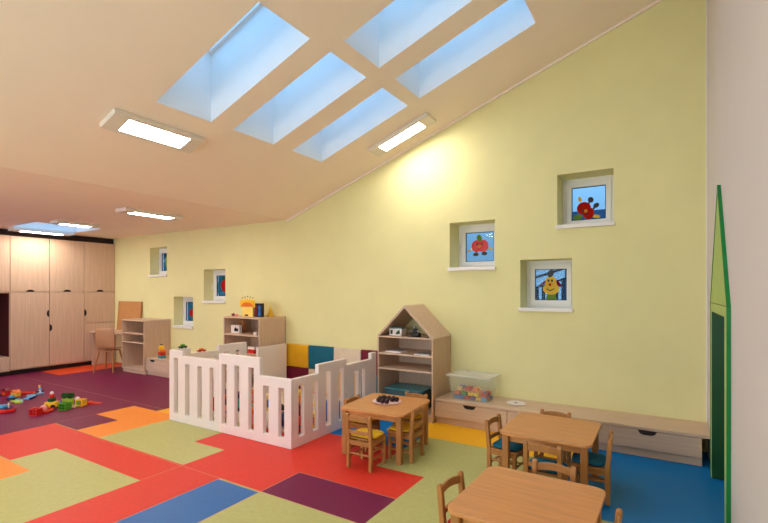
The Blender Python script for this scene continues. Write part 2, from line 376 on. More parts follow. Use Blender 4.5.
# ------------------------------------------------------------------ wardrobes on the left wall
FX = -10.4
def half_disc(mb, c, r, kind, x, th=.006, mi=0):
    """half moon grip hole on a front at plane x (axis x) opening 'up','down','left','right' """
    pts = []
    for k in range(13):
        a = math.pi*k/12
        u, v = r*math.cos(a), r*.62*math.sin(a)
        pts.append({'up': (c[0]+u, c[1]+v), 'down': (c[0]+u, c[1]-v), 'right': (c[0]+v, c[1]+u), 'left': (c[0]-v, c[1]+u)}[kind])
    mb.prism(pts, 'x', x, x+th, mi=mi)
def wardrobe(name, y0, y1, doors, label, niche=False):
    e = thing(name, label, 'wardrobe', (FX-.275, (y0+y1)/2, 0), 0, 'built-in wardrobes along the left wall')
    w = (y1-y0)/2; D = .275
    body = MB()
    if niche:
        body.sheet([-w+.001, -w+.02, w-.006, w-.001], [.08, .35, 1.54, 2.62], lambda y, z: not (-w+.02 < y < w-.006 and .35 < z < 1.54), 'x', -D+.02, D-.02)
        body.build('body', 'oak', e)
        MB().box(-D+.022, -D+.03, -w+.02, w-.006, .35, 1.54).box(-D+.03, D-.03, -w+.021, -w+.03, .352, 1.538).box(-D+.03, D-.03, w-.012, w-.0065, .352, 1.538).build('niche_lining', 'maroon_dark', e)
    else:
        body.box(-D, D-.06, -w+.001, w-.001, .08, 2.62).box(-D, D-.021, -w+.001, -w+.0035, .08, 2.62).box(-D, D-.021, w-.0035, w-.001, .08, 2.62); body.build('body', 'oak', e)
    MB().box(-D, D-.07, -w+.001, w-.001, 0.001, .08).build('plinth', 'dark', e)
    MB().box(-D, D-.06, -w+.001, w-.001, 2.622, 2.735).build('top_strip', 'dark', e)
    for (z0, z1, side) in doors:
        d = MB().box(D-.02, D, -w+.004, w-.004, z0+.007, z1-.007, .0015).build('door', 'oak', e)
        h = MB(); r = .07
        if side == 'bottom': half_disc(h, (0, z0+.004), r, 'up', D-.002)
        if side == 'right': half_disc(h, (w-.004, 1.135), r, 'left', D-.002)
        if side == 'left': half_disc(h, (-w+.004, .85 if z0 < .5 else 1.12), r, 'right', D-.002)
        if side == 'top': half_disc(h, (0, z1-.004), r, 'down', D-.002)
        if side: h.build('grip_hole', 'dark', d)
        else: h.bm.free()
    return e
flat('butter', (250, 214, 110), .6)
flat('palepink', (240, 200, 190), .6)
flat('maroon_dark', (74, 26, 26), .6)
wardrobe('wardrobe', 4.865, 5.498, [(1.56, 2.62, 'bottom'), (.9, 1.56, 'left'), (.1, .9, None)], 'pale oak wardrobe in the corner by the green wall, lower door split in two')
wardrobe('wardrobe', 4.23, 4.865, [(1.56, 2.62, 'bottom'), (.1, 1.56, 'left')], 'pale oak wardrobe with one long lower door, second from the green wall')
wardrobe('wardrobe', 3.59, 4.23, [(1.56, 2.62, 'bottom'), (.1, 1.56, 'right')], 'pale oak wardrobe standing right beside the dark open niche')
wardrobe('wardrobe', 2.6, 3.59, [(1.56, 2.62, 'bottom'), (.1, .35, 'top')], 'pale oak wardrobe with a dark open niche above a low drawer, at the photo edge', niche=True)

# ------------------------------------------------------------------ writing corner
e = thing('desk', 'narrow pale oak desk top between the wardrobe and the open shelf unit', 'desk', (-9.74, 5.23, 0))
MB().box(-.63, .585, -.27, .25, .70, .735, .003).build('desktop', 'oak_h', e)
MB().box(-.63, -.60, -.23, .25, 0.001, .699, .002).build('side_panel', 'oak', e)
e = thing('pin_board', 'brown cork board leaning against the green wall on the desk', 'board', (-9.75, 5.44, .737))
lean = Matrix.Rotation(R(-4), 4, 'X')
MB().box(-.42, .40, -.008, .008, 0, .62, 0, 0, lean).build('cork_panel', 'cork', e)
for x_ in (.40, -.45): MB().box(x_, x_+.03, -.012, .012, 0, .62, .002, 0, lean).build('board_edge', 'beech_v', e)

e = thing('plywood_chair', 'moulded plywood chair pulled up to the desk by the wardrobe', 'chair', (-9.36, 4.84, 0), R(32))
sh = MB()
prof = [(-.19, .86), (-.185, .72), (-.175, .58), (-.16, .48), (-.12, .435), (-.04, .425), (.08, .43), (.18, .44), (.21, .42)]
t = bmesh.new(); rows = []
for k, (yy, zz) in enumerate(prof):
    wd = [.19, .195, .185, .165, .17, .19, .195, .19, .175][k]; row = []
    for i in range(9):
        u = -1+i/4; row.append(t.verts.new((u*wd, yy + (.03*u*u if k < 4 else 0), zz + (.012*u*u if k >= 4 else 0))))
    rows.append(row)
for k in range(len(rows)-1):
    for i in range(8): t.faces.new((rows[k][i], rows[k][i+1], rows[k+1][i+1], rows[k+1][i]))
bmesh.ops.recalc_face_normals(t, faces=t.faces[:]); sh._merge(t, 0, None)
o = sh.build('seat_shell', 'ply', e, smooth=True); md = o.modifiers.new('s', 'SOLIDIFY'); md.thickness = .014; md = o.modifiers.new('b', 'SUBSURF'); md.levels = 1; md.render_levels = 1
for sx in (-1, 1):
    for sy in (-1, 1): MB().cyl((sx*.13, sy*.12-.0, .415), (sx*.19, sy*.2, 0), .017, .012).build('leg', 'beech_v', e, smooth=False)
for y_ in (-.13, .10): MB().box(-.14, .14, y_, y_+.03, .39, .415, .004).build('seat_support', 'beech_v', e)

def open_case(name, label, cat, loc, W, D, H, shelves, back=True, t=.02, plinth=.07):
    """open cabinet: origin floor centre, front at -D/2"""
    e = thing(name, label, cat, loc)
    for s in (-1, 1):
        MB().box(s*(W/2), s*(W/2-t), -D/2, D/2, plinth, H, .0015).build('side_panel', 'oak', e)
    MB().box(-W/2-.0, W/2, -D/2-.002, D/2, H, H+t, .002).build('top_panel', 'oak_h', e)
    MB().box(-W/2+t, W/2-t, -D/2, D/2, plinth, plinth+t, .0015).build('bottom_panel', 'oak_h', e)
    if back: MB().box(-W/2+t, W/2-t, D/2-.01, D/2-.002, plinth+t, H).build('back_panel', 'oak', e)
    for z in shelves: MB().box(-W/2+t+.001, W/2-t-.001, -D/2+.004, D/2-.011, z-t/2, z+t/2, .0015).build('shelf', 'oak_h', e)
    if plinth > .01: MB().box(-W/2+.001, W/2-.001, -D/2+.02, D/2, 0.001, plinth).build('plinth', 'oak_h', e)
    return e
def drawer_unit(name, label, cat, loc, W, D, H, hx=0, group=None, top=False, plinth=.08):
    e = thing(name, label, cat, loc, 0, group)
    MB().box(-W/2+.001, W/2-.001, -D/2+.02, D/2, plinth, H-.001).build('body', 'oak', e)
    MB().box(-W/2+.001, W/2-.001, -D/2+.035, D/2, 0.001, plinth).build('plinth', 'oak_h', e)
    d = MB().box(-W/2+.003, W/2-.003, -D/2, -D/2+.02, plinth+.003, H-.004, .0015).build('drawer_front', 'oak_h', e)
    h = MB(); pts = [(hx-.08, H-.004), (hx-.06, H-.035), (hx-.035, H-.045), (hx+.035, H-.045), (hx+.06, H-.035), (hx+.08, H-.004)]
    h.prism(pts, 'y', -D/2-.001, -D/2+.004); h.build('grip_hole', 'dark', d)
    if top: MB().box(-W/2, W/2, -D/2-.004, D/2, H, H+.02, .002).build('top_panel', 'oak_h', e)
    return e
open_case('shelf_unit', 'open pale oak shelf unit at the end of the desk', 'shelf unit', (-8.74, 5.225, 0), .76, .545, 1.0, [.76, .585])
drawer_unit('drawer_cabinet', 'low pale oak drawer cabinet beside the open shelf unit', 'drawer cabinet', (-7.98, 5.24, 0), .74, .515, .30, -.16, top=True)

# toy figure on the low drawer
e = thing('toy_figure', 'stacked yellow, red and green toy figure on the low drawer cabinet', 'toy', (-8.03, 5.10, .321))
MB().box(-.06, .06, -.05, .05, 0, .055, .006).build('base_block', 'tealplastic', e)
MB().box(-.055, .055, -.045, .045, .056, .12, .006).build('red_block', 'red', e)
MB().box(.0, .07, -.045, .045, .121, .16, .006).build('orange_block', 'orange', e)
mb = MB(); mb.ball((-.01, 0, .20), .05, 0, (1, 1, 1.1)); mb.build('head', 'yellow', e, smooth=True)
MB().cyl((-.01, 0, .25), (-.01, 0, .265), .03, .02).build('cap', 'navy', e)

# ------------------------------------------------------------------ small bookcase behind the pen
BC = open_case('bookcase', 'tall pale oak bookcase behind the white play pen', 'bookcase', (-5.665, 5.2, 0), .82, .56, 1.15, [.89, .60, .32], t=.022)
zt = 1.173
def bookish(name, label, cat, loc, w, d, h, m, rz=0, extra=None, group=None, pages=False):
    e = thing(name, label, cat, loc, rz, group)
    MB().box(-w/2, w/2, -d/2, d/2, 0, h, .003).build('cover', m, e)
    if extra:
        mb = MB(); n = len(extra)
        for k, (x0, x1, z0, z1, mi) in enumerate(extra): mb.box(x0*w, x1*w, -d/2-.003, -d/2-.0002, z0*h, z1*h, 0, mi)
        return e, mb
    return e, None
# yellow crown picture box
e = thing('crown_box', 'yellow paper crown with an orange band on top of the bookcase', 'toy box', (-5.70, 5.12, zt))
MB().box(-.12, .12, -.04, .04, 0, .20, .004).build('box_body', 'butter', e)
pts = [(-.13, .16)] + [(.13*math.cos(math.pi*(1-k/10)), .17+.06*math.sin(math.pi*k/10)) for k in range(11)] + [(.13, .16)]
MB().prism(pts, 'y', -.048, -.041).build('crown_band', 'orange', e)
sp = []
n = 7
for k in range(n+1):
    x = -.17+.34*k/n; sp.append((x, .25))
    if k < n: sp.append((x+.17/n, .31 - .03*abs((k-3)/3)))
MB().prism([(-.17, .15)] + sp + [(.17, .15)], 'y', -.036, -.03).build('crown_points', 'yellow', e)
for k in range(5):
    mb = MB(); mb.ball((-.12+.06*k, -.033, .325-.012*abs(k-2)), .009, n=8); mb.build('crown_dot', 'black', e)
mb = MB(); mb.box(-.05, .02, -.045, -.04, .01, .035); mb.build('picture_mark', 'black', e)
e = thing('picture_book', 'dark picture book with red and blue figures standing beside the crown', 'book', (-5.475, 5.12, zt))
MB().box(-.09, .09, -.022, .022, 0, .215, .003).build('cover', 'black', e)
MB().prism([(-.07, .02), (-.02, .02), (-.03, .12), (-.01, .17), (-.05, .19), (-.075, .12)], 'y', -.026, -.0225).build('red_figure', 'maroon', e)
MB().prism([(.0, .02), (.065, .02), (.05, .10), (.06, .16), (.03, .19), (.005, .15), (.02, .10)], 'y', -.026, -.0225).build('blue_figure', 'blue', e)
e = thing('cone_toy', 'small olive yellow cone at the right end of the bookcase top', 'toy', (-5.41, 5.30, zt))
mb = MB(); mb.cyl((0, 0, 0), (0, 0, .02), .055, .052).cyl((0, 0, .02), (0, 0, .15), .048, .008); mb.build('cone', 'pad_yellow', e)
mb = MB(); mb.ball((0, 0, .155), .014); mb.build('cone_tip', 'yellow', e)
for k, (dx, m, s, l) in enumerate([(-6.03, 'maroon', .03, 'small maroon toy shell at the left end of the bookcase top'), (-5.95, 'pink', .026, 'small pink toy shell next to the crown on the bookcase')]):
    mb = MB(); mb.ball((0, 0, s*.7), s, 0, (1.3, 1, .7)); mb.cyl((0, 0, s*1.1), (0, 0, s*1.6), s*.5, s*.2)
    tag(mb.build('toy_shell', m, None, smooth=True, loc=(dx, 5.08, zt)), l, 'toy')
# contents of the bookcase
e = thing('framed_picture', 'small white picture box on the upper shelf of the bookcase', 'picture', (-5.93, 5.06, .902))
MB().box(-.10, .10, -.03, .03, 0, .13, .004).build('frame', 'paper', e)
MB().prism([(-.01, .03), (.07, .03), (.075, .08), (.04, .07), (.02, .1), (-.02, .06)], 'y', -.034, -.0305).build('picture', 'black', e)
e = thing('toy_arch', 'brown wooden toy arch behind the small white picture box', 'toy', (-5.97, 5.2, .902))
mb = MB(); mb.box(-.06, -.035, -.02, .02, 0, .16, .003).box(.035, .06, -.02, .02, 0, .16, .003).box(-.06, .06, -.02, .02, .161, .19, .003); mb.build('arch', 'cork', e)
MB().box(-.03, .03, -.015, .015, 0, .06, .003).build('arch_block', 'cream', e)
e = thing('toy_cup', 'small white toy cup at the right of the upper bookcase shelf', 'cup', (-5.42, 5.0, .902))
mb = MB(); mb.cyl((0, 0, 0), (0, 0, .045), .03, .038); mb.build('cup_body', 'paper', e)
MB().cyl((.035, 0, .012), (.06, 0, .03), .005).build('cup_handle', 'paper', e)
for k, (x, w, h, m, l) in enumerate([(-5.95, .16, .05, 'tealplastic', 'teal folded game box in the middle shelf of the bookcase'), (-5.5, .14, .10, 'red', 'red toy box at the right of the middle bookcase shelf')]):
    e = thing('game_box', l, 'box', (x, 5.08, .612)); MB().box(-w/2, w/2, -.1, .1, 0, h*.6, .003).build('box_body', m, e); MB().box(-w/2-.004, w/2+.004, -.104, .104, h*.6, h, .003).build('box_lid', 'paper', e)
rr = random.Random(3)
for k in range(5):
    m = ['navy', 'yellow', 'red', 'green', 'paper'][k]
    e = thing('picture_book', '%s picture book standing in the low shelf of the bookcase' % ['dark blue', 'yellow', 'red', 'green', 'white'][k], 'book', (-5.98+.045*k, 5.12, .332), group=None)
    MB().box(-.015, .015, -.1, .1, 0, .2+.015*(k % 3), .002).build('cover', m, e)
    MB().box(-.012, .012, -.097, .094, .2+.015*(k % 3), .202+.015*(k % 3)).build('pages', 'paper', e)

# ------------------------------------------------------------------ wall cushions
col = [['pad_yellow', 'pad_teal', 'pad_cream', 'pad_maroon'], ['pad_maroon', 'pad_cream', 'pad_yellow', 'pad_teal']]
cn = {'pad_yellow': 'mustard yellow', 'pad_teal': 'teal', 'pad_cream': 'cream', 'pad_maroon': 'maroon'}
xp = [-5.235, -4.745, -4.25, -3.75, -3.26]
for r in range(2):
    for k in range(4):
        z0 = [.375, .01][r]; x0, x1 = xp[k], xp[k+1]
        mb = MB(); mb.box(x0-(x0+x1)/2+.003, x1-(x0+x1)/2-.003, -.025, .024, .002, .36, .012, 0, None, 3)
        place_txt = {('pad_yellow', 0): 'at the left end of the top row', ('pad_teal', 0): 'in the top row between yellow and cream', ('pad_cream', 0): 'in the top row between teal and maroon', ('pad_maroon', 0): 'in the top row beside the house shelf',
                     ('pad_maroon', 1): 'in the bottom row under the yellow one', ('pad_cream', 1): 'in the bottom row under the teal one', ('pad_yellow', 1): 'in the bottom row under the cream one', ('pad_teal', 1): 'in the bottom row under the maroon one'}
        o = mb.build('wall_cushion', col[r][k], None, loc=((x0+x1)/2, YB-.026, z0))
        tag(o, '%s square wall cushion %s' % (cn[col[r][k]], place_txt[(col[r][k], r)]), 'cushion', 'square wall cushions inside the play pen')

# ------------------------------------------------------------------ play pen
pen = thing('play_pen', 'white wooden play pen with slatted panels and stepped top edges', 'play pen', (-4.2, 4.3, 0))
ox, oy = -4.2, 4.3
T = .05
def pen_panel(axis, fixed, a, b, steps, slots, sw=.08, zb=.10):
    """steps: (start, top height, slot top); slots: centres"""
    off, foff = (ox, oy) if axis == 'y' else (oy, ox)
    xs = sorted({a, b, *[s[0] for s in steps[1:]], *[c+d*sw/2 for c in slots for d in (-1, 1)]})
    zs = sorted({.001, zb, *[s[1] for s in steps], *[s[2] for s in steps]})
    def st(u):
        r = steps[0]
        for s in steps:
            if u >= s[0]: r = s
        return r
    def fill(u, z):
        s = st(u+off)
        if z > s[1]: return False
        return not (zb < z < s[2] and any(abs(u+off-c) < sw/2 for c in slots))
    mb = MB(); mb.sheet([x-off for x in xs], zs, fill, axis, fixed-foff, fixed-foff+T)
    bmesh.ops.remove_doubles(mb.bm, verts=mb.bm.verts[:], dist=1e-5)
    return mb.build('panel', 'white', pen, bevel=.006)
pen_panel('y', 3.4, -5.2, -4.282, [(-5.2, .87, .79), (-4.94, .80, .72)] if False else [(-5.2, .865, .77), (-4.94, .805, .71)], [-5.07, -4.85, -4.62, -4.40])
pen_panel('y', 3.4, -4.28, -3.182, [(-4.28, .885, .77), (-3.63, .70, .60)], [-4.19, -3.98, -3.76, -3.54, -3.32])
pen_panel('x', -3.23, 3.452, 4.33, [(3.452, .70, .62), (3.82, .795, .70)], [3.55, 3.77, 3.99, 4.23])
pen_panel('x', -3.235, 4.345, 4.99, [(4.345, .72, .62), (4.87, .795, .62)], [4.54, 4.68])
pen_panel('x', -5.2, 3.452, 4.585, [(3.452, .865, .77), (3.67, .79, .70), (4.10, .85, .75)], [3.57, 3.77, 4.0, 4.22, 4.43])
pen_panel('x', -5.2, 4.80, 5.40, [(4.80, .745, .70)], [])
# toys riding on the pen edge and inside it
def block_vehicle(name, label, cat, loc, rz, L, Wd, Hh, body, cab, wheels='black', group=None):
    e = thing(name, label, cat, loc, rz, group)
    r = Hh*.22
    MB().box(-L/2, L/2, -Wd/2, Wd/2, r*.9, Hh*.55, .004).build('body', body, e)
    MB().box(-L*.25, L*.2, -Wd*.4, Wd*.4, Hh*.56, Hh, .004).build('cab', cab, e)
    for sx in (-1, 1):
        for sy in (-1, 1): MB().cyl((sx*L*.3, sy*Wd*.36, r), (sx*L*.3, sy*Wd*.52, r), r, n=10).build('wheel', wheels, e)
    return e
block_vehicle('toy_car', 'small dark green toy car on the left rear edge of the pen', 'toy car', (-5.175, 3.57, .866), R(90), .10, .044, .05, 'darkgreen', 'green')
block_vehicle('toy_car', 'small red toy car on the low left edge of the pen', 'toy car', (-5.175, 3.84, .791), R(90), .12, .044, .045, 'red', 'orange')

bcols = ['red', 'yellow', 'blue', 'navy', 'maroon', 'orange', 'black', 'tealplastic', 'cream', 'pink']
bnames = ['red', 'yellow', 'blue', 'navy', 'maroon', 'orange', 'black', 'teal', 'cream', 'pink']
MB().box(-.92, .92, -.80, .78, .001, .035, .01).build('foam_mat', 'pad_cream', None, loc=(-4.2, 4.55, 0)); tag(bpy.data.objects['foam_mat'], 'cream foam mat on the floor inside the white play pen', 'mat')
rb = random.Random(11); pos = []
spots = [(-3.42, 3.72), (-3.45, 4.0), (-3.42, 4.35), (-3.7, 3.85), (-3.72, 4.2), (-4.0, 3.7), (-4.05, 4.1), (-4.3, 3.9), (-4.4, 4.3), (-4.62, 3.72), (-4.7, 4.1), (-4.95, 3.95), (-3.8, 4.6), (-4.2, 4.6), (-4.9, 4.4), (-3.5, 4.75)]
zone = lambda x, y: ('front' if y < 3.9 else 'middle' if y < 4.28 else 'rear') + ' ' + ('right' if x > -3.75 else 'centre' if x > -4.5 else 'left')
for k, (x, y) in enumerate(spots):
    c = k % 10 if k < 10 else [3, 0, 8, 1, 5, 2][k-10]
    s = [.16, .13, .18, .14, .15, .17, .14, .12][k % 8]; rot = rb.uniform(0, 1.5)
    e = thing('soft_block' if k % 3 else 'play_ball', '', 'toy', (x, y, .036), rot, 'soft toys inside the play pen')
    if k % 3:
        lb = '%s foam block with a contrasting face at the %s of the pen' % (bnames[c], zone(x, y))
        MB().box(-s/2, s/2, -s/2, s/2, 0, s*1.25, .008).build('block', bcols[c], e)
        mb = MB(); mb.box(-s*.3, s*.3, -s/2-.002, -s/2+.001, s*.3, s*.95).box(s/2-.001, s/2+.002, -s*.3, s*.3, s*.3, s*.95).box(-s*.3, s*.3, s/2-.001, s/2+.002, s*.3, s*.95); mb.build('face_patch', bcols[(c+4) % 10], e)
    else:
        lb = '%s play ball with a contrasting band at the %s of the pen' % (bnames[c], zone(x, y))
        mb = MB(); mb.ball((0, 0, s*.62), s*.62, n=20); mb.build('ball', bcols[c], e, smooth=True)
        mb = MB(); mb.cyl((0, 0, s*.55), (0, 0, s*.69), s*.632, n=24); mb.build('band', bcols[(c+3) % 10], e)
    e['label'] = lb

# ------------------------------------------------------------------ house shaped shelf
HX0, HX1, HY0 = -3.15, -2.362, 4.96
cx = (HX0+HX1)/2; HW = HX1-HX0; HD = YB-.005-HY0
H = thing('house_shelf', 'pale oak shelf shaped like a house with a pitched roof', 'shelf unit', (cx, HY0+HD/2, 0))
t = .02; w = HW/2; d = HD/2
for s in (-1, 1): MB().box(s*w, s*(w-t), -d, d, 0.001, .995, .0015).build('side_panel', 'oak', H)
for z, n in [(1.0, 'shelf'), (.79, 'shelf'), (.60, 'shelf'), (.08, 'bottom_panel')]:
    MB().box(-w+t+.001 if z < .99 else -w, w-t-.001 if z < .99 else w, -d+.003, d-.012, z-.011 if z < .99 else .996, z+.011 if z < .99 else 1.014, .0015).build(n, 'oak_h', H)
MB().box(-w+t, w-t, d-.01, d-.002, .09, .99).build('back_panel', 'oak', H)
MB().box(-w+t, w-t, -d+.02, d-.02, .001, .068).build('plinth', 'oak_h', H)
apex = 1.41; tr = .024
for s in (-1, 1):
    MB().prism([(s*(w+.005), 1.015), (0, apex), (0, apex-tr*1.45), (s*(w-.03), 1.015)], 'y', -d, d).build('roof_panel', 'oak', H)
# things on it
def bx3(name, label, cat, x, y, z, w, dd, h, m, lid, rz=0, lidh=.014, group=None):
    e = thing(name, label, cat, (x, y, z), rz, group)
    mb = MB(); t2 = .94
    pts = [(-w/2*t2, 0), (w/2*t2, 0), (w/2, h-lidh), (-w/2, h-lidh)]
    mb.prism(pts, 'y', -dd/2, dd/2); mb.build('box_body', m, e, bevel=.004)
    MB().box(-w/2-.006, w/2+.006, -dd/2-.006, dd/2+.006, h-lidh, h, .004).build('box_lid', lid, e)
    return e
e = bx3('small_box', 'small white patterned box with teal lid under the house roof', 'box', -2.94, 5.12, 1.0145, .19, .13, .105, 'paper', 'tealplastic')
mb = MB(); mb.box(-.07, -.04, -.069, -.0655, .02, .07).prism([(.0, .02), (.03, .06), (.06, .075), (.07, .03), (.04, .02)], 'y', -.069, -.0655); mb.build('box_print', 'darkgreen', e)
e = thing('toy_robot', 'black and grey toy figure under the right side of the house roof', 'toy', (-2.66, 5.06, 1.0145))
MB().box(-.06, .07, -.04, .04, 0, .05, .01).build('base', 'black', e)
MB().box(-.02, .03, -.025, .025, .051, .10, .006).build('torso', 'black', e)
mb = MB(); mb.ball((0, 0, .12), .022); mb.build('head', 'grey', e, smooth=True)
mb = MB(); mb.cyl((.02, 0, .09), (.07, -.02, .055), .009).cyl((-.02, 0, .09), (-.075, -.02, .065), .009); mb.build('arms', 'grey', e)
def paper_stack(label, x, y, z, w, dd, n, m='paper', rz=0):
    e = thing('paper_pile', label, 'paper', (x, y, z), rz)
    MB().box(-w/2, w/2, -dd/2, dd/2, 0, .006*n, .001).build('sheets', m, e)
    MB().box(-w/2+.01, w/2-.015, -dd/2+.006, dd/2-.02, .006*n+.0005, .006*n+.006, .001).build('top_sheet', 'grey', e)
paper_stack('small grey pile of papers at the left of the upper house shelf', -2.95, 5.10, .802, .22, .18, 3)
paper_stack('flat white papers at the right end of the upper house shelf', -2.53, 5.06, .802, .2, .18, 2, rz=.12)
bx3('storage_box', 'teal lidded storage box on the bottom of the house shelf', 'box', -2.80, 5.18, .092, .52, .36, .26, 'teal_tub', 'tealplastic')

# ------------------------------------------------------------------ drawer bench
bl = ['pale oak drawer bench under the clear toy box', 'pale oak drawer bench behind the second table, middle of the row', 'pale oak drawer bench at the blue floor beside the green doorway']
for k, (a, b, hx) in enumerate([(-2.356, -1.48, 0), (-1.48, -.57, 0), (-.57, .29, 0)]):
    drawer_unit('drawer_bench', bl[k], 'bench', ((a+b)/2, 5.245, 0), b-a, .50, .265, hx, 'drawer benches along the green wall')
tag(MB().box(-1.346, 1.365, -.255, .248, 0, .028, .003).build('bench_top', 'oak_h', None, loc=(-1.009, 5.25, .266)), 'long continuous pale oak board on top of the drawer benches', 'bench top')
BT = .295
# clear box with toys
e = thing('clear_box', 'translucent lidded plastic box full of toy blocks on the bench', 'box', (-1.965, 5.24, BT))
w0, w1, d0, d1, hh = .225, .262, .145, .17, .285
t = bmesh.new(); 
def ring(w, d, z, r=.03, n=4):
    out = []
    for cxn, cyn, a0 in ((w-r, d-r, 0), (-w+r, d-r, 90), (-w+r, -d+r, 180), (w-r, -d+r, 270)):
        for k in range(n+1):
            a = R(a0+90*k/n); out.append((cxn+r*math.cos(a), cyn+r*math.sin(a), z))
    return out
rs = [[t.verts.new(p) for p in ring(*q)] for q in ((w0, d0, .002), (w1, d1, hh-.02), (w1+.006, d1+.006, hh-.018), (w1+.006, d1+.006, hh-.004))]
t.faces.new(rs[0][::-1])
for a, b in zip(rs, rs[1:]):
    n = len(a)
    for i in range(n): t.faces.new((a[i], a[(i+1) % n], b[(i+1) % n], b[i]))
mb = MB(); mb._merge(t, 0, None); mb.build('tub', 'tub', e)
t = bmesh.new(); rs = [[t.verts.new(p) for p in ring(*q)] for q in ((w1+.016, d1+.016, hh-.012), (w1+.018, d1+.018, hh+.004), (w1+.006, d1+.006, hh+.010), (w1-.03, d1-.03, hh+.010), (w1-.036, d1-.036, hh+.002))]
for a, b in zip(rs, rs[1:]):
    n = len(a)
    for i in range(n): t.faces.new((a[i], a[(i+1) % n], b[(i+1) % n], b[i]))
t.faces.new(rs[-1])
mb = MB(); mb._merge(t, 0, None); mb.build('lid', 'tub_lid', e)
rb = random.Random(5)
cc = [('red', 'red'), ('yellow', 'yellow'), ('blue', 'blue'), ('orange', 'orange'), ('green', 'green'), ('purple', 'purple'), ('cream', 'cream'), ('skyblue', 'light blue'), ('pink', 'pink')]
# a heap: three layers of small building blocks
k = 0
for layer, (nx, ny, zz) in enumerate([(6, 3, .004), (5, 3, .050), (4, 2, .097)]):
    for i in range(nx):
        for j in range(ny):
            if layer == 2 and rb.random() < .4: continue
            x = (i-(nx-1)/2)*(.40/nx) + rb.uniform(-.006, .006); y = (j-(ny-1)/2)*.08 + rb.uniform(-.004, .004)
            c, nm = cc[rb.choice([0, 0, 1, 2, 3, 4, 5, 6, 7, 8])] if k % 2 else cc[rb.choice([0, 0, 1, 3, 2])]
            o = MB(); bl_, bw = (.064, .042)
            o.box(-bl_/2, bl_/2, -bw/2, bw/2, 0, .037, .003)
            for sx in (-1, 1): o.cyl((sx*.016, 0, .037), (sx*.016, 0, .045), .008, n=8)
            ob = o.build('toy_block', c, None, loc=(-1.965+x, 5.24+y, BT+zz), rz=rb.uniform(-.25, .25))
            tag(ob, 'small %s building block in the clear box, %s layer, %s, %s' % (nm, ['bottom', 'middle', 'top'][layer], ['far left', 'left', 'centre left', 'centre right', 'right', 'far right'][min(5, int((x+.2)/.0667))], ['front', 'middle', 'back'][j] if ny == 3 else ['front', 'back'][j]), 'toy block', 'toy blocks in the clear box')
            k += 1
e = thing('toy_ladder', 'upright red toy ladder standing in the clear box', 'toy', (-1.86, 5.15, BT+.12))
e = thing('paper_plate', 'round white plate with a grey centre on the bench top', 'plate', (-1.45, 5.24, BT))
mb = MB(); mb.cyl((0, 0, 0), (0, 0, .008), .075, .105, n=28).cyl((0, 0, .0085), (0, 0, .012), .105, .108, n=28); mb.build('plate', 'paper', e)
MB().cyl((.0, 0, .012), (0, 0, .017), .018, n=16).build('centre_spot', 'grey', e)
bpy.data.objects.remove(bpy.data.objects['toy_ladder'])

# ------------------------------------------------------------------ tables
def rrect(w, d, r, n=6):
    out = []
    for cxn, cyn, a0 in ((w-r, d-r, 0), (-w+r, d-r, 90), (-w+r, -d+r, 180), (w-r, -d+r, 270)):
        for k in range(n+1):
            a = R(a0+90*k/n); out.append((cxn+r*math.cos(a), cyn+r*math.sin(a)))
    return out
TH = .46
def make_table():
    e = thing('table', '', 'table', group='low beech nursery tables')
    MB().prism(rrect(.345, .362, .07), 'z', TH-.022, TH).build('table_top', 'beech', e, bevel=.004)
    A, B = .275, .288
    mb = MB()
    for s in (-1, 1):
        mb.box(-A, A, s*B-.01, s*B+.01, TH-.082, TH-.0225); mb.box(s*A-.01, s*A+.01, -B, B, TH-.082, TH-.0225)
    mb.build('apron', 'beech', e)
    for sx in (-1, 1):
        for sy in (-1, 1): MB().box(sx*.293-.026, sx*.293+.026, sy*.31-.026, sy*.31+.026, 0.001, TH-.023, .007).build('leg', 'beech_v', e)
    return e
T1 = make_table()
T1.location = (-2.385, 3.925, 0); T1.rotation_euler.z = R(4); T1['label'] = 'low square beech table holding the plate of dark muffins'
T2 = place(copy_tree(T1), 'low square beech table between the drawer bench and the foreground table', (-.80, 3.97, 0), R(0))
T3 = place(copy_tree(T1), 'low square beech table nearest the camera, cut off by the bottom edge', (-.63, 2.54, 0), R(-1))

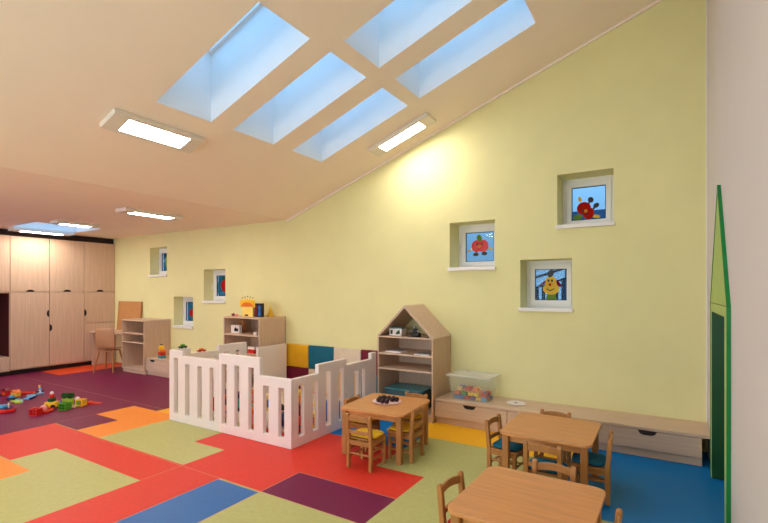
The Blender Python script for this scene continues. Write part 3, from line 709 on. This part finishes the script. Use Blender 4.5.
def make_chair(fab, word):
    e = thing('nursery_chair', '', 'chair')
    w, dp, sz, H = .118, .12, .255, .495
    pw = .016
    for s in (-1, 1):
        mb = MB()
        # rear post, leaning back slightly above the seat
        pts = [(-dp-.018, 0.001), (-dp+.016, 0.001), (-dp+.018, .26), (-dp-.006, H-.012), (-dp-.014, H), (-dp-.032, H-.002), (-dp-.036, H-.016), (-dp-.016, .26)]
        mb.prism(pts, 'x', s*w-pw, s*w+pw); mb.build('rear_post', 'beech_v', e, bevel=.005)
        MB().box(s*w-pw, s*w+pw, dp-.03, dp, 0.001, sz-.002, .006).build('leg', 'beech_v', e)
    # curved slats
    for z0, z1, yo in ((.425, .485, -.019), (.315, .350, -.008)):
        t = bmesh.new(); n = 8; th = .013; rows = []
        for i in range(n+1):
            u = -1+2*i/n; x = u*(w-pw+.004); yy = -dp+yo - .012*(1-u*u); top = z1 - (.012*u*u if z1 > .4 else .004*u*u); bot = z0 + (.012*(1-u*u) if z1 > .4 else 0)
            rows.append([t.verts.new((x, yy+a*th, b)) for a, b in ((-.5, bot), (.5, bot), (.5, top), (-.5, top))])
        for a, b in zip(rows, rows[1:]):
            for k in range(4): t.faces.new((a[k], a[(k+1) % 4], b[(k+1) % 4], b[k]))
        t.faces.new(rows[0]); t.faces.new(rows[-1][::-1]); bmesh.ops.recalc_face_normals(t, faces=t.faces[:])
        mb = MB(); mb._merge(t, 0, None); mb.build('back_slat', 'beech_v', e, bevel=.003)
    mb = MB(); mb.box(-w-pw-.004, w+pw+.004, -dp+.02, dp+.012, sz, sz+.016, .006); mb.box(-w+pw, w-pw, dp-.026, dp-.008, sz-.04, sz-.002); mb.box(-w+pw, w-pw, -dp-.01, -dp+.008, sz-.04, sz-.002)
    for s in (-1, 1): mb.box(s*w-.008, s*w+.008, -dp+.018, dp-.03, sz-.04, sz-.002)
    mb.build('seat', 'beech_v', e)
    mb = MB()
    for s in (-1, 1):
        mb.cyl((s*w, -dp, .10), (s*w, dp-.015, .10), .009); mb.cyl((s*w, -dp, .17), (s*w, dp-.015, .17), .009)
    mb.cyl((-w, dp-.015, .135), (w, dp-.015, .135), .009); mb.cyl((-w, -dp, .135), (w, -dp, .135), .009)
    mb.build('stretcher', 'beech_v', e)
    mb = MB(); mb.pillow((0, .012, sz+.034), .275, .24, .045); o = mb.build('seat_cushion', fab, e, smooth=True)
    o['label'] = '%s seat cushion' % word
    return e
protos = {}
def chair(fab, label, x, y, rz):
    word = {'yellow_fabric': 'mustard yellow', 'teal_fabric': 'teal', 'red_fabric': 'dark red'}[fab]
    if fab not in protos: protos[fab] = o = make_chair(fab, word)
    else: o = copy_tree(protos[fab])
    o.location = (x, y, 0); o.rotation_euler.z = R(rz); o['label'] = label; o['group'] = 'small beech chairs with cushions'
Yf, Tf, Rf = 'yellow_fabric', 'teal_fabric', 'red_fabric'
chair(Yf, 'small beech chair with yellow cushion, back to the camera at the muffin table', -2.315, 3.465, 1)
chair(Yf, 'small beech chair with yellow cushion tucked under the right side of the muffin table', -2.115, 3.83, 92)
chair(Yf, 'small beech chair at the left of the muffin table, beside the pen', -2.62, 3.86, -88)
chair(Yf, 'small beech chair behind the muffin table, before the house shelf', -2.28, 4.225, 178)
chair(Tf, 'small beech chair with teal cushion at the left side of the second table', -1.135, 3.87, -97)
chair(Tf, 'small beech chair behind the second table, its back towards the drawer bench', -.85, 4.24, 180)
chair(Tf, 'small beech chair with teal cushion on the blue floor, right of the second table', -.49, 3.87, 94)
chair(Tf, 'small beech chair with its back to the foreground table, under the second table', -.75, 3.53, 0)
chair(Rf, 'small beech chair with red cushion at the left of the foreground table', -.935, 2.48, -97)
chair(Rf, 'small beech chair between the two near tables, facing the camera', -.605, 2.92, 180)
chair(Tf, 'small beech chair at the right of the foreground table, only its post showing', -.34, 2.47, 88)

# plate with muffins
px, py = -2.41, 3.975
e = thing('serving_plate', 'pale paper plate under the dark muffins on the table', 'plate', (px, py, TH+.001))
mb = MB(); mb.cyl((0, 0, 0), (0, 0, .006), .12, .145, n=28); mb.build('plate', 'paper', e); MB().cyl((0, 0, .0062), (0, 0, .009), .146, .15, n=28).build('rim', 'palepink', e)
e = thing('muffin', '', 'muffin')
mb = MB(); mb.cyl((0, 0, 0), (0, 0, .018), .016, .022, n=12); mb.build('paper_case', 'maroon', e)
mb = MB(); mb.ball((0, 0, .022), .027, 0, (1, 1, .9), 12); mb.build('muffin_top', 'choc', e, smooth=True)
ml = ['at the left end of the plate', 'in the back row, second from the left', 'in the back row, third from the left', 'in the back row, fourth from the left', 'at the right end of the plate', 'in the front row, leftmost', 'in the front row, middle', 'in the front row beside the bare paper', 'in the gap between the rows']
mpos = [(-.07, -.02), (-.06, .038), (.0, .035), (.045, .055), (.10, .025), (-.045, -.085), (.01, -.105), (.055, -.095), (.06, .0)]
for k, (x, y) in enumerate(mpos):
    o = e if k == 0 else copy_tree(e)
    c_, s_ = math.cos(R(-32)), math.sin(R(-32))
    o.location = (px+x, py+y, TH+.0105); o['label'] = 'dark chocolate muffin ' + ml[k]; o['group'] = 'muffins on the plate'

# ------------------------------------------------------------------ toys on the purple floor
def curve_track(name, label, x, y, rz, m, edge, r=.32, a=70, w=.09, z=0.001):
    e = thing(name, label, 'toy track', (x, y, z), R(rz), 'track toys on the purple floor')
    n = 10; pin = [(r*math.cos(R(a*k/n))-r, r*math.sin(R(a*k/n))) for k in range(n+1)]; pout = [((r+w)*math.cos(R(a*k/n))-r, (r+w)*math.sin(R(a*k/n))) for k in range(n+1)]
    MB().prism(pin+pout[::-1], 'z', 0, .014).build('track', m, e)
    q = .012
    p1 = [((r+w+q)*math.cos(R(a*k/n))-r, (r+w+q)*math.sin(R(a*k/n))) for k in range(n+1)]
    MB().prism(pout+p1[::-1], 'z', 0, .026).build('track_edge', edge, e)
def straight(label, x, y, rz, m, edge, L=.3, w=.09):
    e = thing('toy_track', label, 'toy track', (x, y, 0.001), R(rz), 'track toys on the purple floor')
    MB().box(-L/2, L/2, -w/2, w/2, 0, .014, .003).build('track', m, e)
    MB().box(-L/2, L/2, w/2, w/2+.012, 0, .026, .002).box(-L/2, L/2, -w/2-.012, -w/2, 0, .026, .002).build('track_edge', edge, e)
curve_track('toy_track', 'light blue curved toy track with a navy rim, farthest right in its cluster', -7.970, 2.900, 30, 'skyblue', 'navy', .26, 62, .10)
curve_track('toy_track', 'pale yellow curved toy track in front of the light blue one', -7.780, 2.740, 62, 'lime', 'skyblue', .22, 50, .08)
straight('pink toy track piece with blue rim left of the navy toy car', -8.250, 2.600, 32, 'pink', 'blue', .26, .08)
straight('blue toy track piece at the back left of the toy tracks', -8.630, 2.740, 20, 'blue', 'navy', .26, .08)
straight('orange toy track piece beside the yellow toy station', -8.370, 3.100, 50, 'orange', 'red', .2, .08)
def toy_house(name, label, cat, x, y, rz, s, wall, roof, door, z=0.001):
    e = thing(name, label, cat, (x, y, z), R(rz), 'track toys on the purple floor')
    MB().box(-s/2, s/2, -s*.4, s*.4, 0, s*.6, .003).build('walls', wall, e)
    MB().prism([(-s*.58, s*.6), (s*.58, s*.6), (0, s*1.0)], 'y', -s*.45, s*.45).build('roof', roof, e)
    MB().box(-s*.14, s*.14, -s*.4-.004, -s*.4+.001, .002, s*.38).build('door', door, e)
toy_house('toy_station', 'red and brown toy station behind the light blue track', 'toy building', -8.550, 2.910, 20, .11, 'red', 'maroon', 'orange')
toy_house('toy_station', 'yellow toy station next to the red one on the purple floor', 'toy building', -8.310, 2.940, 10, .10, 'yellow', 'orange', 'red')
def tower(label, x, y, m, m2, h=.16, base='green'):
    e = thing('toy_tower', label, 'toy', (x, y, 0.001), 0, 'track toys on the purple floor')
    MB().box(-.04, .04, -.04, .04, 0, .02, .003).build('base', base, e)
    MB().cyl((0, 0, .02), (0, 0, h), .014, .010).build('pole', m, e)
    mb = MB(); mb.ball((0, 0, h+.012), .02); mb.build('knob', m2, e, smooth=True)
tower('yellow toy post at the far end of the light blue track', -8.37, 3.27, 'cream', 'yellow', .075, 'navy')
tower('white toy post standing near the light blue track', -8.17, 3.20, 'white', 'skyblue', .07, 'skyblue')
e = thing('toy_crane', 'green and yellow toy crane at the left edge of the photo', 'toy', (-8.470, 2.500, .001), R(30), 'track toys on the purple floor')
MB().box(-.09, .09, -.07, .07, 0, .06, .005).build('base', 'lime', e)
MB().box(-.04, .04, -.04, .04, .061, .20, .005).build('tower', 'green', e)
MB().box(-.03, .12, -.02, .02, .201, .24, .005).build('arm', 'yellow', e)
block_vehicle('toy_car', 'navy toy car in the middle of the floor toys, beside the pink track', 'toy car', (-8.070, 2.810, .001), R(50), .12, .06, .07, 'navy', 'skyblue', group='track toys on the purple floor')
# boat like red base with blue and white pieces
e = thing('toy_boat', 'red toy tray with blue and white pieces at the left photo edge', 'toy boat', (-7.44, 2.46, .001), R(28), 'track toys on the purple floor')
pts = [(-.22, -.07), (-.24, 0), (-.22, .07), (0, .10), (.15, .08), (.21, 0), (.15, -.08), (0, -.10)]
MB().prism(pts, 'z', 0, .045).build('hull', 'red', e, bevel=.008)
MB().prism([(x*.86, y*.8) for x, y in pts], 'z', .0455, .055).build('deck', 'navy', e)
mb = MB()
for x in (-.14, -.05, .05): mb.box(x-.03, x+.03, -.04, .04, .056, .09, .006)
mb.build('cabin', 'skyblue', e)
mb = MB(); mb.cyl((-.09, -.055, .0555), (-.09, -.055, .10), .012).cyl((.12, 0, .0555), (.12, 0, .12), .008).ball((.01, -.055, .07), .016); mb.build('funnel', 'white', e)
# right hand toy train
def cube_frame(label, x, y, rz, s, m, m2, wheel=None):
    e = thing('toy_cube', label, 'toy', (x, y, 0.001), R(rz), 'toy train on the purple floor')
    b = s*.14; h = s*.88
    mb = MB()
    mb.sheet([-s/2, -s/2+b, -b/3, b/3, s/2-b, s/2], [0, b, h/2-b/3, h/2+b/3, h-b, h], lambda u, z: not ((abs(u) > b/3 and abs(u) < s/2-b) and (b < z < h-b) and abs(z-h/2) > b/3), 'y', -s/2, -s/2+b)
    mb.sheet([-s/2, -s/2+b, s/2-b, s/2], [0, b, h-b, h], lambda u, z: not (abs(u) < s/2-b and b < z < h-b), 'y', s/2-b, s/2)
    for sx in (-1, 1): mb.box(sx*(s/2-b/2)-b/2+.0005, sx*(s/2-b/2)+b/2-.0005, -s/2+b, s/2-b, 0.0005, h-.0005)
    mb.build('frame', m, e)
    MB().box(-s/2+b, s/2-b, -s/2+b, s/2-b, .004, h*.8).build('core', m2, e)
    return e
cube_frame('red cube toy wagon at the front end of the toy train', -6.84, 2.63, 30, .10, 'red', 'maroon')
e = thing('toy_dome', 'pink toy dome on a red base next to the red cube wagon', 'toy', (-6.89, 2.735, .001), R(30), 'toy train on the purple floor')
MB().box(-.06, .08, -.055, .055, 0, .025, .006).build('base', 'red', e)
mb = MB(); mb.ball((0, 0, .055), .045, 0, (1, 1, 1), 18); mb.build('dome', 'pink', e, smooth=True)
e = thing('toy_engine', 'yellow and black toy engine with a red and white head', 'toy', (-7.06, 2.90, .001), R(35), 'toy train on the purple floor')
MB().box(-.07, .07, -.05, .05, .02, .09, .006).build('chassis', 'yellow', e)
for sx in (-1, 1):
    for sy in (-1, 1): MB().cyl((sx*.045, sy*.045, .03), (sx*.045, sy*.06, .03), .03, n=12).build('wheel', 'black', e)
MB().box(-.035, .035, -.035, .035, .091, .14, .006).build('cab', 'darkgreen', e)
mb = MB(); mb.ball((-.0, 0, .165), .035, 0); mb.build('head', 'red', e, smooth=True)
mb = MB(); mb.ball((.0, 0, .205), .024, 0); mb.build('hat', 'white', e, smooth=True)
straight('orange toy plate with red rim behind the yellow engine', -6.955, 2.83, 35, 'orange', 'red', .07, .06)
straight('blue toy plate at the back of the toy train', -7.30, 3.02, 60, 'skyblue', 'blue', .16, .09)
straight('pale yellow toy plate beside the green cube wagon', -6.87, 3.085, 40, 'lime', 'cream', .07, .05)
cube_frame('green cube toy wagon with open sides in the toy train', -6.83, 2.96, 25, .105, 'green', 'darkgreen')
e = thing('wheeled_toy', 'pair of upright dark green wheels behind the green cube wagon', 'toy', (-7.07, 3.10, .001), R(32), 'toy train on the purple floor')
MB().box(-.07, .07, -.022, .022, 0, .09, .005).build('stand', 'lime', e)
for s in (-1, 1):
    MB().cyl((s*.042, -.02, .131), (s*.042, .02, .131), .041, n=20).build('wheel', 'darkgreen', e)
e = cube_frame('yellow cube toy wagon with round window near the orange floor', -6.88, 3.18, 30, .10, 'yellow', 'orange')
t = .0
MB().cyl((0, -.0505, .05), (0, -.056, .05), .03, n=18).build('round_window', 'leaf', e)
e = thing('toy_ball', 'white and blue toy ball beside the yellow cube wagon', 'toy', (-7.03, 3.2, .001), 0, 'toy train on the purple floor')
MB().cyl((0, 0, 0), (0, 0, .04), .03, .022).build('cup', 'skyblue', e)
mb = MB(); mb.ball((0, 0, .068), .034, n=16); mb.build('ball', 'white', e, smooth=True)
e = thing('toy_ramp', 'flat red toy ramp at the far end of the toy train', 'toy', (-6.84, 3.33, .001), R(35), 'toy train on the purple floor')
MB().prism([(-.07, 0), (.10, 0), (.10, .006), (-.07, .025)], 'y', -.045, .045).build('ramp', 'red', e)
MB().box(-.07, -.055, -.045, .045, .0255, .035).build('lip', 'orange', e)

# ------------------------------------------------------------------ figures stuck on the panes
def decal(name, label, win, parts):
    """parts: (part name, material, list of outlines in 0..1 pane units)"""
    a, b, c, d = WN[win]; t2 = .105; w = b-a-2*t2; h = d-c-2*t2
    e = thing(name, label, 'window picture', (a+t2, YWS[win]+.012, c+t2))
    for k, (pn, m, outl) in enumerate(parts):
        mb = MB()
        for q, pts in enumerate(outl): mb.prism([(x*w, z*h) for x, z in pts], 'y', -.003-.0025*k-.0003*q, -.001-.0025*k)
        mb.build(pn, m, e)
def ell(cx, cz, rx, rz, rot=0, n=20):
    c, s = math.cos(R(rot)), math.sin(R(rot)); return [(cx+rx*math.cos(2*math.pi*k/n)*c-rz*math.sin(2*math.pi*k/n)*s, cz+rx*math.cos(2*math.pi*k/n)*s+rz*math.sin(2*math.pi*k/n)*c) for k in range(n)]
lobed = lambda cx, cz, r, rot=0: [ell(cx-.11*math.cos(R(rot))*r/.28, cz-.11*math.sin(R(rot))*r/.28, r*.68, r*.74, rot), ell(cx+.11*math.cos(R(rot))*r/.28, cz+.11*math.sin(R(rot))*r/.28, r*.68, r*.74, rot)]
decal('apple_picture', 'upright red apple figure with black shoes stuck on the left pane', 0, [
 ('shoes', 'black', [ell(.35, .25, .10, .06), ell(.65, .27, .10, .06), [(.36, .26), (.40, .26), (.42, .42), (.38, .42)], [(.60, .28), (.64, .28), (.62, .42), (.58, .42)]]),
 ('hands', 'film_cream', [ell(.10, .38, .04, .05), ell(.90, .40, .04, .05), [(.12, .36), (.28, .46), (.26, .50), (.10, .40)], [(.88, .38), (.72, .46), (.74, .50), (.90, .42)]]),
 ('apple', 'red', lobed(.5, .53, .28)), ('leaf', 'film_leaf', [ell(.48, .80, .09, .12, 20)]),
 ('eyes', 'black', [ell(.40, .60, .03, .035), ell(.58, .60, .03, .035)]), ('nose', 'film_orange', [ell(.48, .52, .06, .05)])])
decal('apple_picture', 'tilted red apple figure with legs up on the highest pane', 1, [
 ('shoes', 'black', [ell(.56, .60, .08, .09, 40), ell(.72, .42, .09, .07, 30), [(.44, .46), (.49, .42), (.56, .56), (.52, .58)], [(.58, .30), (.62, .26), (.72, .38), (.68, .42)]]),
 ('hands', 'film_yellow', [ell(.24, .64, .05, .09, 20), ell(.72, .09, .12, .05, -10)]),
 ('apple', 'film_red', [ell(.36, .36, .21, .19), ell(.50, .20, .16, .18)]), ('leaf', 'film_leaf', [ell(.18, .10, .14, .09, 10)]),
 ('eyes', 'black', [ell(.32, .30, .035, .03), ell(.44, .16, .035, .03)]), ('nose', 'film_orange', [ell(.42, .27, .05, .05)])])
decal('pear_picture', 'smiling yellow pear figure with a dark leaf on the lowest right pane', 2, [
 ('arms', 'film_maroon', [[(.08, .44), (.34, .56), (.34, .66)], [(.66, .50), (.70, .66), (.84, .48), (.80, .42)]]),
 ('pot', 'film_leaf', [[(.35, .02), (.68, .02), (.64, .20), (.38, .20)]]),
 ('pear', 'film_yellow', [ell(.51, .36, .26, .18), ell(.50, .60, .17, .18), [(.30, .42), (.72, .42), (.66, .62), (.34, .62)]]),
 ('leaf', 'black', [ell(.50, .86, .09, .13, -25)]), ('eyes', 'black', [ell(.43, .63, .03, .04), ell(.54, .63, .03, .04)]), ('mouth', 'black', [[(.36, .36), (.48, .29), (.62, .36), (.60, .38), (.48, .32), (.38, .38)]]),
 ('nose', 'film_red', [ell(.48, .50, .035, .045)])])
decal('leaf_picture', 'green leaf figure on the highest of the far left panes', 3, [('leaf', 'film_leaf', [ell(.45, .5, .2, .32, 10)]), ('stem', 'film_green', [[(.43, .1), (.47, .1), (.47, .8), (.43, .8)]])])
decal('tomato_picture', 'red round fruit with green stripe on the middle left pane', 4, [('fruit', 'film_red', [ell(.6, .5, .34, .32)]), ('leaf', 'film_green', [ell(.5, .84, .16, .07)]), ('patch', 'film_teal', [ell(.1, .4, .06, .3)])])
decal('cherry_picture', 'two red cherries on the lowest of the far left panes', 5, [('cherry', 'film_red', [ell(.42, .42, .2, .2), ell(.72, .34, .16, .18)]), ('stem', 'film_green', [[(.42, .6), (.46, .6), (.6, .9), (.56, .9)], [(.70, .5), (.74, .5), (.6, .9), (.56, .9)]])])

# railing outside the pear window
e = thing('stair_railing', 'dark outdoor stair railing seen through the pear pane', 'railing', (-1.6, 7.6, .22))
mb = MB(); L = 1.4
sl = .32
mb.prism([(-L, 1.62-L*sl), (L, 1.62+L*sl), (L, 1.66+L*sl), (-L, 1.66-L*sl)], 'y', -.02, .02)
mb.prism([(-L, 1.46-L*sl), (L, 1.46+L*sl), (L, 1.49+L*sl), (-L, 1.49-L*sl)], 'y', -.02, .02)
mb.build('handrail', 'rail', e)
for k in range(28):
    x = -L+.04+k*.1; MB().box(x-.025, x+.025, -.015, .015, -.519, 1.47+x*sl, 0).build('baluster', 'rail', e)
tag(MB().box(-2.35, 9.5, -.6, .6, -.299, 3.75).build('neighbouring_building', 'slate', None, loc=(0, 14, 0)), 'dark slate building seen low through the highest window', 'building')
mb = MB(); rb = random.Random(2)
for k in range(60):
    mb.ball((rb.uniform(-11, 9), rb.uniform(-.8, .8), rb.uniform(.8, 6)), rb.uniform(.7, 1.3), 0, (1, 1, 1), 8)
mb.box(-11, 9, -.5, .5, -.299, 3)
tag(mb.build('tree_row', 'hedge', None, loc=(-25, 14.5, 0)), 'dark tree row seen through the three far left windows', 'trees')

# ------------------------------------------------------------------ sky
w = bpy.data.worlds.new('sky'); scene.world = w; w.use_nodes = True
nt = w.node_tree; bg = nt.nodes['Background']
tc = nt.nodes.new('ShaderNodeTexCoord'); sp_ = nt.nodes.new('ShaderNodeSeparateXYZ'); rp = nt.nodes.new('ShaderNodeValToRGB')
nt.links.new(tc.outputs['Generated'], sp_.inputs[0]); nt.links.new(sp_.outputs['Z'], rp.inputs['Fac']); nt.links.new(rp.outputs['Color'], bg.inputs['Color'])
rp.color_ramp.elements[0].position = .1; rp.color_ramp.elements[0].color = (.05, .105, .165, 1)
rp.color_ramp.elements[1].position = .75; rp.color_ramp.elements[1].color = (.22, .52, .93, 1)
bg.inputs['Strength'].default_value = 3.5

# ------------------------------------------------------------------ camera
cam = bpy.data.cameras.new('camera'); co = bpy.data.objects.new('camera', cam); C.objects.link(co)
cam.sensor_width = 36; cam.sensor_fit = 'HORIZONTAL'; cam.lens = 36*456/768
cam.shift_y = 28.5/768; cam.clip_start = .02; cam.clip_end = 200
co.location = (0, 0, 1.6); co.rotation_euler = (R(90), 0, R(31.6))
scene.camera = co
vs = scene.view_settings; vs.view_transform = 'Standard'; vs.look = 'None'; vs.gamma = 1; vs.use_curve_mapping = False; vs.exposure = .08
scene.cycles.max_bounces = 10; scene.cycles.diffuse_bounces = 6; scene.cycles.transparent_max_bounces = 16
scene.cycles.use_denoising = True
scene.cycles.caustics_reflective = False; scene.cycles.caustics_refractive = False
